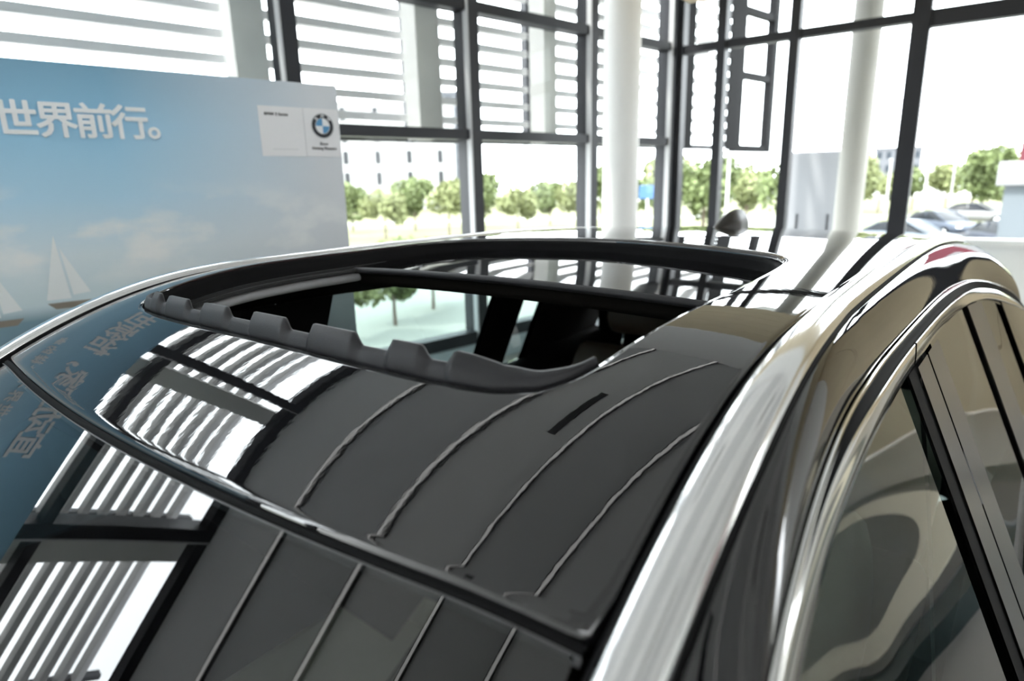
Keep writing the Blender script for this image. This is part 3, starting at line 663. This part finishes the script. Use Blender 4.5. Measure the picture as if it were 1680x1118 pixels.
dpf = empty('reflection_platform', (-3.4, 3.3, 0)); v, f = lathe([(1.75, 0.0), (1.75, .09)], 64); obj('rim', v, f, pm('dark_teal_rim', (.03, .05, .05), .3), dpf); v, f = lathe([(1.6, .09), (1.6, .10)], 64); obj('deck', v, f, pm('grey_deck', (.12, .12, .115), .4, noise=(2, .05)), dpf); v, f = loft([[(r_ * math.cos(a), r_ * math.sin(a), z_) for a in np.linspace(0, 2 * PI, 65)[:-1]] for r_, z_ in ((1.22, .10), (1.22, .106), (1.5, .106), (1.5, .10))], cu=True); obj('inlay', v, f, pm('cream_inlay', (.74, .69, .56), .4, noise=(2, .05)), dpf)  # unseen platform added to throw cream arcs into the side window reflection
tag(dpf, 'round grey platform with a cream ring inlay, added unseen for its reflection in the front side window', 'platform')

# red graphic banner on the side wall (shows as a reflection in the window trim)
bn = empty('banner', (-4.4, 6.96, 0)); v, f = boxv(-.8, .8, -.03, .03, .6, 2.7); obj('cloth', v, f, pm('red_banner_print', (.26, .12, .13), .6, noise=(1.2, .15)), bn)
v, f = tube([(-.85, 0, 2.72), (.85, 0, 2.72)], .02); obj('rod', v, f, STEEL, bn)
tag(bn, 'red wall banner reflected in the bright window trim', 'banner')

# ------------------------------------------------------------------ outdoors
GZ = -2.0
def ground(name, x0, x1, y0, y1, z, mat): 
    v, f = boxv(x0, x1, y0, y1, z - .2, z); o = obj(name, v, f, mat); return o
g = ground('ground', -200, 60, -160, 120, GZ, pm('pale_paving', (.24, .245, .22), .8, noise=(.4, .08))); tag(g, kind='structure')
v, f = slab(1.3, GZ - .1, -.13); pt = obj('plinth_terrace', v, f, pm('pale_terrace', (.48, .47, .45), .8, noise=(.6, .06))); tag(pt, 'pale raised terrace the showroom stands on', 'terrace', kind='structure')
def aim(u, dist):
    """point on the ground plan at a heading given in degrees from straight behind the car"""
    a = math.radians(u); return (CAM.x - math.cos(a) * dist, CAM.y + math.sin(a) * dist)
GR = pm('dry_grass', (.105, .11, .045), .9, noise=(.6, .25)); ASP = pm('grey_asphalt', (.030, .031, .036), .9, noise=(2, .15))
for nm, pts, m, z in (('lawn', [(-66, 30), (-66, 62), (-18, 62), (-18, 30)], GR, .02), ('lawn', [(-12, 50), (-12, 64), (-6.0, 64), (-6.0, 50)], GR, .02), ('road', [(-5.6, 34), (-5.6, 52), (10, 52), (10, 34)], ASP, .015), ('lawn', [(-5.6, 54), (-5.6, 66), (12, 66), (12, 54)], GR, .012), ('lawn', [(-75, 66.5), (-75, 110), (30, 110), (30, 66.5)], GR, .03)):
    P = [aim(a, d) for a, d in pts]; Q = []
    for i in range(4):
        (a0, d0), (a1, d1) = pts[i], pts[(i + 1) % 4]
        for t in np.linspace(0, 1, 9)[:-1]: Q.append(aim(a0 + (a1 - a0) * t, d0 + (d1 - d0) * t))
    n = len(Q); v = [(x, y, GZ + z) for x, y in Q] + [(x, y, GZ - .05) for x, y in Q]
    o = obj(nm, v, [tuple(range(n))] + [tuple(reversed(range(n, 2 * n)))] + [(i, n + i, n + (i + 1) % n, (i + 1) % n) for i in range(n)], m); tag(o, kind='structure')

# trees: four crown shapes shared between the individuals
LEAF = [pm('pale_green_leaves', (.17, .19, .08), .7, noise=(3, .25)), pm('mid_green_leaves', (.11, .14, .05), .7, noise=(3, .25))]
BARK = pm('grey_bark', (.12, .09, .07), .9, noise=(8, .2))
def crown(seed, rx, rz, n):
    r = random.Random(seed); bl = [(r.uniform(-.55, .55) * rx, r.uniform(-.55, .55) * rx, r.uniform(-.5, .6) * rz, r.uniform(.4, .62)) for _ in range(9)]; v = []; f = []
    for i in range(n):
        bx, by, bz, br = r.choice(bl); d = Vector((r.gauss(0, 1), r.gauss(0, 1), r.gauss(0, 1))).normalized() * (r.uniform(.55, 1) * br * rx)
        p = Vector((bx, by, bz)) + Vector((d.x, d.y, d.z * rz / rx)); a = Vector((r.gauss(0, 1), r.gauss(0, 1), r.gauss(0, .6))).normalized() * r.uniform(.10, .2); b = a.cross(Vector((r.gauss(0, 1), r.gauss(0, 1), r.gauss(0, 1)))).normalized() * r.uniform(.07, .13)
        k_ = len(v); v += [tuple(p - a), tuple(p + b), tuple(p + a), tuple(p - b)]; f.append((k_, k_ + 1, k_ + 2, k_ + 3))
    me = bpy.data.meshes.new('crown'); me.from_pydata(v, [], f); return me
CR = [crown(i, 1.6, 1.35, 2600) for i in range(4)]
for i, m in enumerate(CR): m.materials.append(LEAF[i % 2])
tv, tf = tube([(0, 0, 0), (.04, .02, .9), (0, .05, 1.9), (.1, 0, 3.0)], [.11, .09, .07, .03], 7); TR = bpy.data.meshes.new('trunk'); TR.from_pydata(tv, [], tf); TR.materials.append(BARK)
def tree(a, d, h, k_, label, group):
    x, y = aim(a, d); sc_ = h / 4.6; r = empty('tree', (x, y, GZ), random.uniform(0, 6.28)); r.scale = (sc_,) * 3
    c = bpy.data.objects.new('crown', CR[k_]); col.objects.link(c); c.parent = r; c.location = (0, 0, 2.75); c.scale = (1.25, 1.25, 1.3)
    t_ = bpy.data.objects.new('trunk', TR); col.objects.link(t_); t_.parent = r; tag(r, label, 'tree', group)
def row(n, a0, da, d, h, label, group, k0=0):
    for i in range(n):
        tree(a0 + i * da + random.uniform(-.25, .25), d + (7 if i % 2 else 0) + random.uniform(-1, 1), h * random.uniform(.88, 1.08) * (1.1 if i % 2 else 1), (i * 3 + k0) % 4, label % ORD[i], group)
row(9, -12.3, 2.0, 68, 4.5, '%s leafy tree from the left in the row beyond the car park', 'trees beyond the car park')
tree(-2.6, 60, 5.6, 1, 'tallest tree of the row behind the parked cars', 'trees beyond the car park')
row(6, -28.5, 3.5, 40, 4.7, '%s leafy tree from the left between the round column and the sign totem', 'trees right of the column', 1)
row(11, -61, 2.9, 46, 3.8, '%s leafy tree from the left between the poster and the round column', 'trees left of the column', 2)

for a, d, h, k_, lb in ((-53.5, 15.5, 2.2, 0, 'young tree seen through the sunroof and far side window, left'), (-49.0, 17, 2.4, 1, 'young tree seen through the sunroof and far side window, middle'), (-45.5, 19, 2.3, 2, 'young tree seen through the sunroof and far side window, right')):
    tree(a, d, h, k_, lb, 'young trees by the terrace')

# buildings
def building(name, label, a, d, wd, dp_, h, mat, win, nx_, nz_, ww=.5, wh_=.6):
    x, y = aim(a, d); r = empty(name, (x, y, GZ), math.atan2(y - CAM.y, x - CAM.x) - PI / 2)
    v, f = boxv(-wd / 2, wd / 2, 0, dp_, 0, h); obj('wall', v, f, mat, r)
    cw, ch_ = wd / nx_, h / nz_
    for i in range(nx_):
        for j in range(nz_):
            x0 = -wd / 2 + (i + .5) * cw; z0 = (j + .55) * ch_
            v, f = boxv(x0 - cw * ww / 2, x0 + cw * ww / 2, -.06, .05, z0 - ch_ * wh_ / 2, z0 + ch_ * wh_ / 2); obj('window', v, f, win, r)
    v, f = boxv(-wd / 2 - .2, wd / 2 + .2, -.2, dp_ + .2, h, h + .4); obj('parapet', v, f, mat, r)
    tag(r, label, 'building'); return r
WIN = pm('dark_window', (.035, .036, .04), .3, ior=1.2); WINB = pm('blue_grey_window', (.03, .036, .044), .3, ior=1.2)
building('building', 'white building with tall narrow dark windows seen right of the poster', -49.5, 95, 22, 10, 14.5, pm('white_render', (.30, .30, .30), .8, noise=(.3, .05)), WIN, 5, 5, .16, .6)
building('building', 'blue grey office block between the second and third dark posts', -43.8, 120, 12, 10, 19, pm('grey_cladding', (.075, .08, .09), .6, noise=(.3, .08)), WINB, 6, 9, .6, .5)
building('building', 'distant pale grey blocks low behind the pale outdoor column', -7.6, 170, 9, 8, 8.6, pm('pale_grey_render', (.085, .088, .098), .8, noise=(.3, .05)), WINB, 5, 3, .5, .5)

# outdoor column, sign totem, red pylon, lamp posts, road sign
x, y = aim(-10.55, 10); v, f = lathe([(.172, GZ), (.172, 4.9)], 32, (x, y)); o = obj('column', v, f, pm('warm_column_plaster', (.33, .32, .295), .8, noise=(2, .05)), smooth=True); tag(o, 'slender beige column standing outdoors behind the right window', 'column')
x, y = aim(-13.1, 12.5); tt = empty('sign_totem', (x, y, GZ), .12); v, f = boxv(-.10, .10, -.45, .45, 0, 4.09, .02); obj('panel', v, f, pm('totem_white', (.19, .195, .21), .5), tt)
for q in (-.2, .28): v, f = tube([(.35, q, 0), (.35, q, 3.05)], .025); obj('post', v, f, STEEL, tt)
tag(tt, 'tall white sign totem outside, left of the beige column', 'sign')
x, y = aim(1.2, 15); rp = empty('red_pylon', (x, y, GZ), 0); v, f = boxv(-.3, .3, -.40, .9, 3.85, 4.75); obj('red_panel', v, f, pm('red_panel_paint', (.11, .018, .03), .5), rp); v, f = boxv(-.32, .32, -.68, .92, 3.42, 3.85, .02); obj('white_band', v, f, pm('white_panel_paint', (.22, .22, .23), .5), rp); v, f = boxv(-.2, .2, -.55, .55, 0, 3.42); obj('stem', v, f, pm('pale_blue_stem', (.13, .15, .17), .5), rp)
tag(rp, 'red and white pylon at the right edge of the view', 'pylon')
for a, d, lb in ((-5.6, 60, 'thin white lamp post just right of the thick black mullion'), (-3.95, 62, 'thin white lamp post behind the silver sedan'), (-8.0, 60, 'thin white lamp post just left of the thick black mullion'), (-19.7, 32, 'thin white pole under the outrigger frame')):
    x, y = aim(a, d); lp = empty('lamp_post', (x, y, GZ)); v, f = tube([(0, 0, 0), (0, 0, 4.6)], [.09, .06]); obj('pole', v, f, pm('white_pole', (.4, .4, .4), .5), lp); v, f = boxv(-.1, .5, -.1, .1, 4.6, 4.7, .02); obj('lamp_head', v, f, MATS['white_pole'], lp); tag(lp, lb, 'lamp post', 'lamp posts')
x, y = aim(-26.25, 28); sg = empty('road_sign', (x, y, GZ), heading(math.radians(-23)) ); v, f = boxv(-.03, .03, -.35, .35, 2.86, 3.4, .01); obj('board', v, f, pm('blue_sign_paint', (.03, .09, .22), .5), sg); v, f = tube([(0, 0, 0), (0, 0, 2.86)], .05); obj('pole', v, f, MATS['white_pole'], sg); tag(sg, 'small blue road sign seen just right of the round column', 'sign')
for a, d, rz, cl, lb in ((-4.3, 45, .75, (.055, .065, .085), 'silver blue sedan parked outside right of the black mullion'), (-2.3, 56, 1.45, (.16, .16, .16), 'white car driving behind the silver sedan'), (-.2, 36, .5, (.012, .016, .028), 'dark blue car at the right edge of the car park'), (-6.2, 36, 1.2, (.11, .13, .15), 'pale blue car roof just right of the black mullion, nearest the window')):
    x, y = aim(a, d); sedan('sedan', lb, (x, y), rz, cl, GZ + .02)
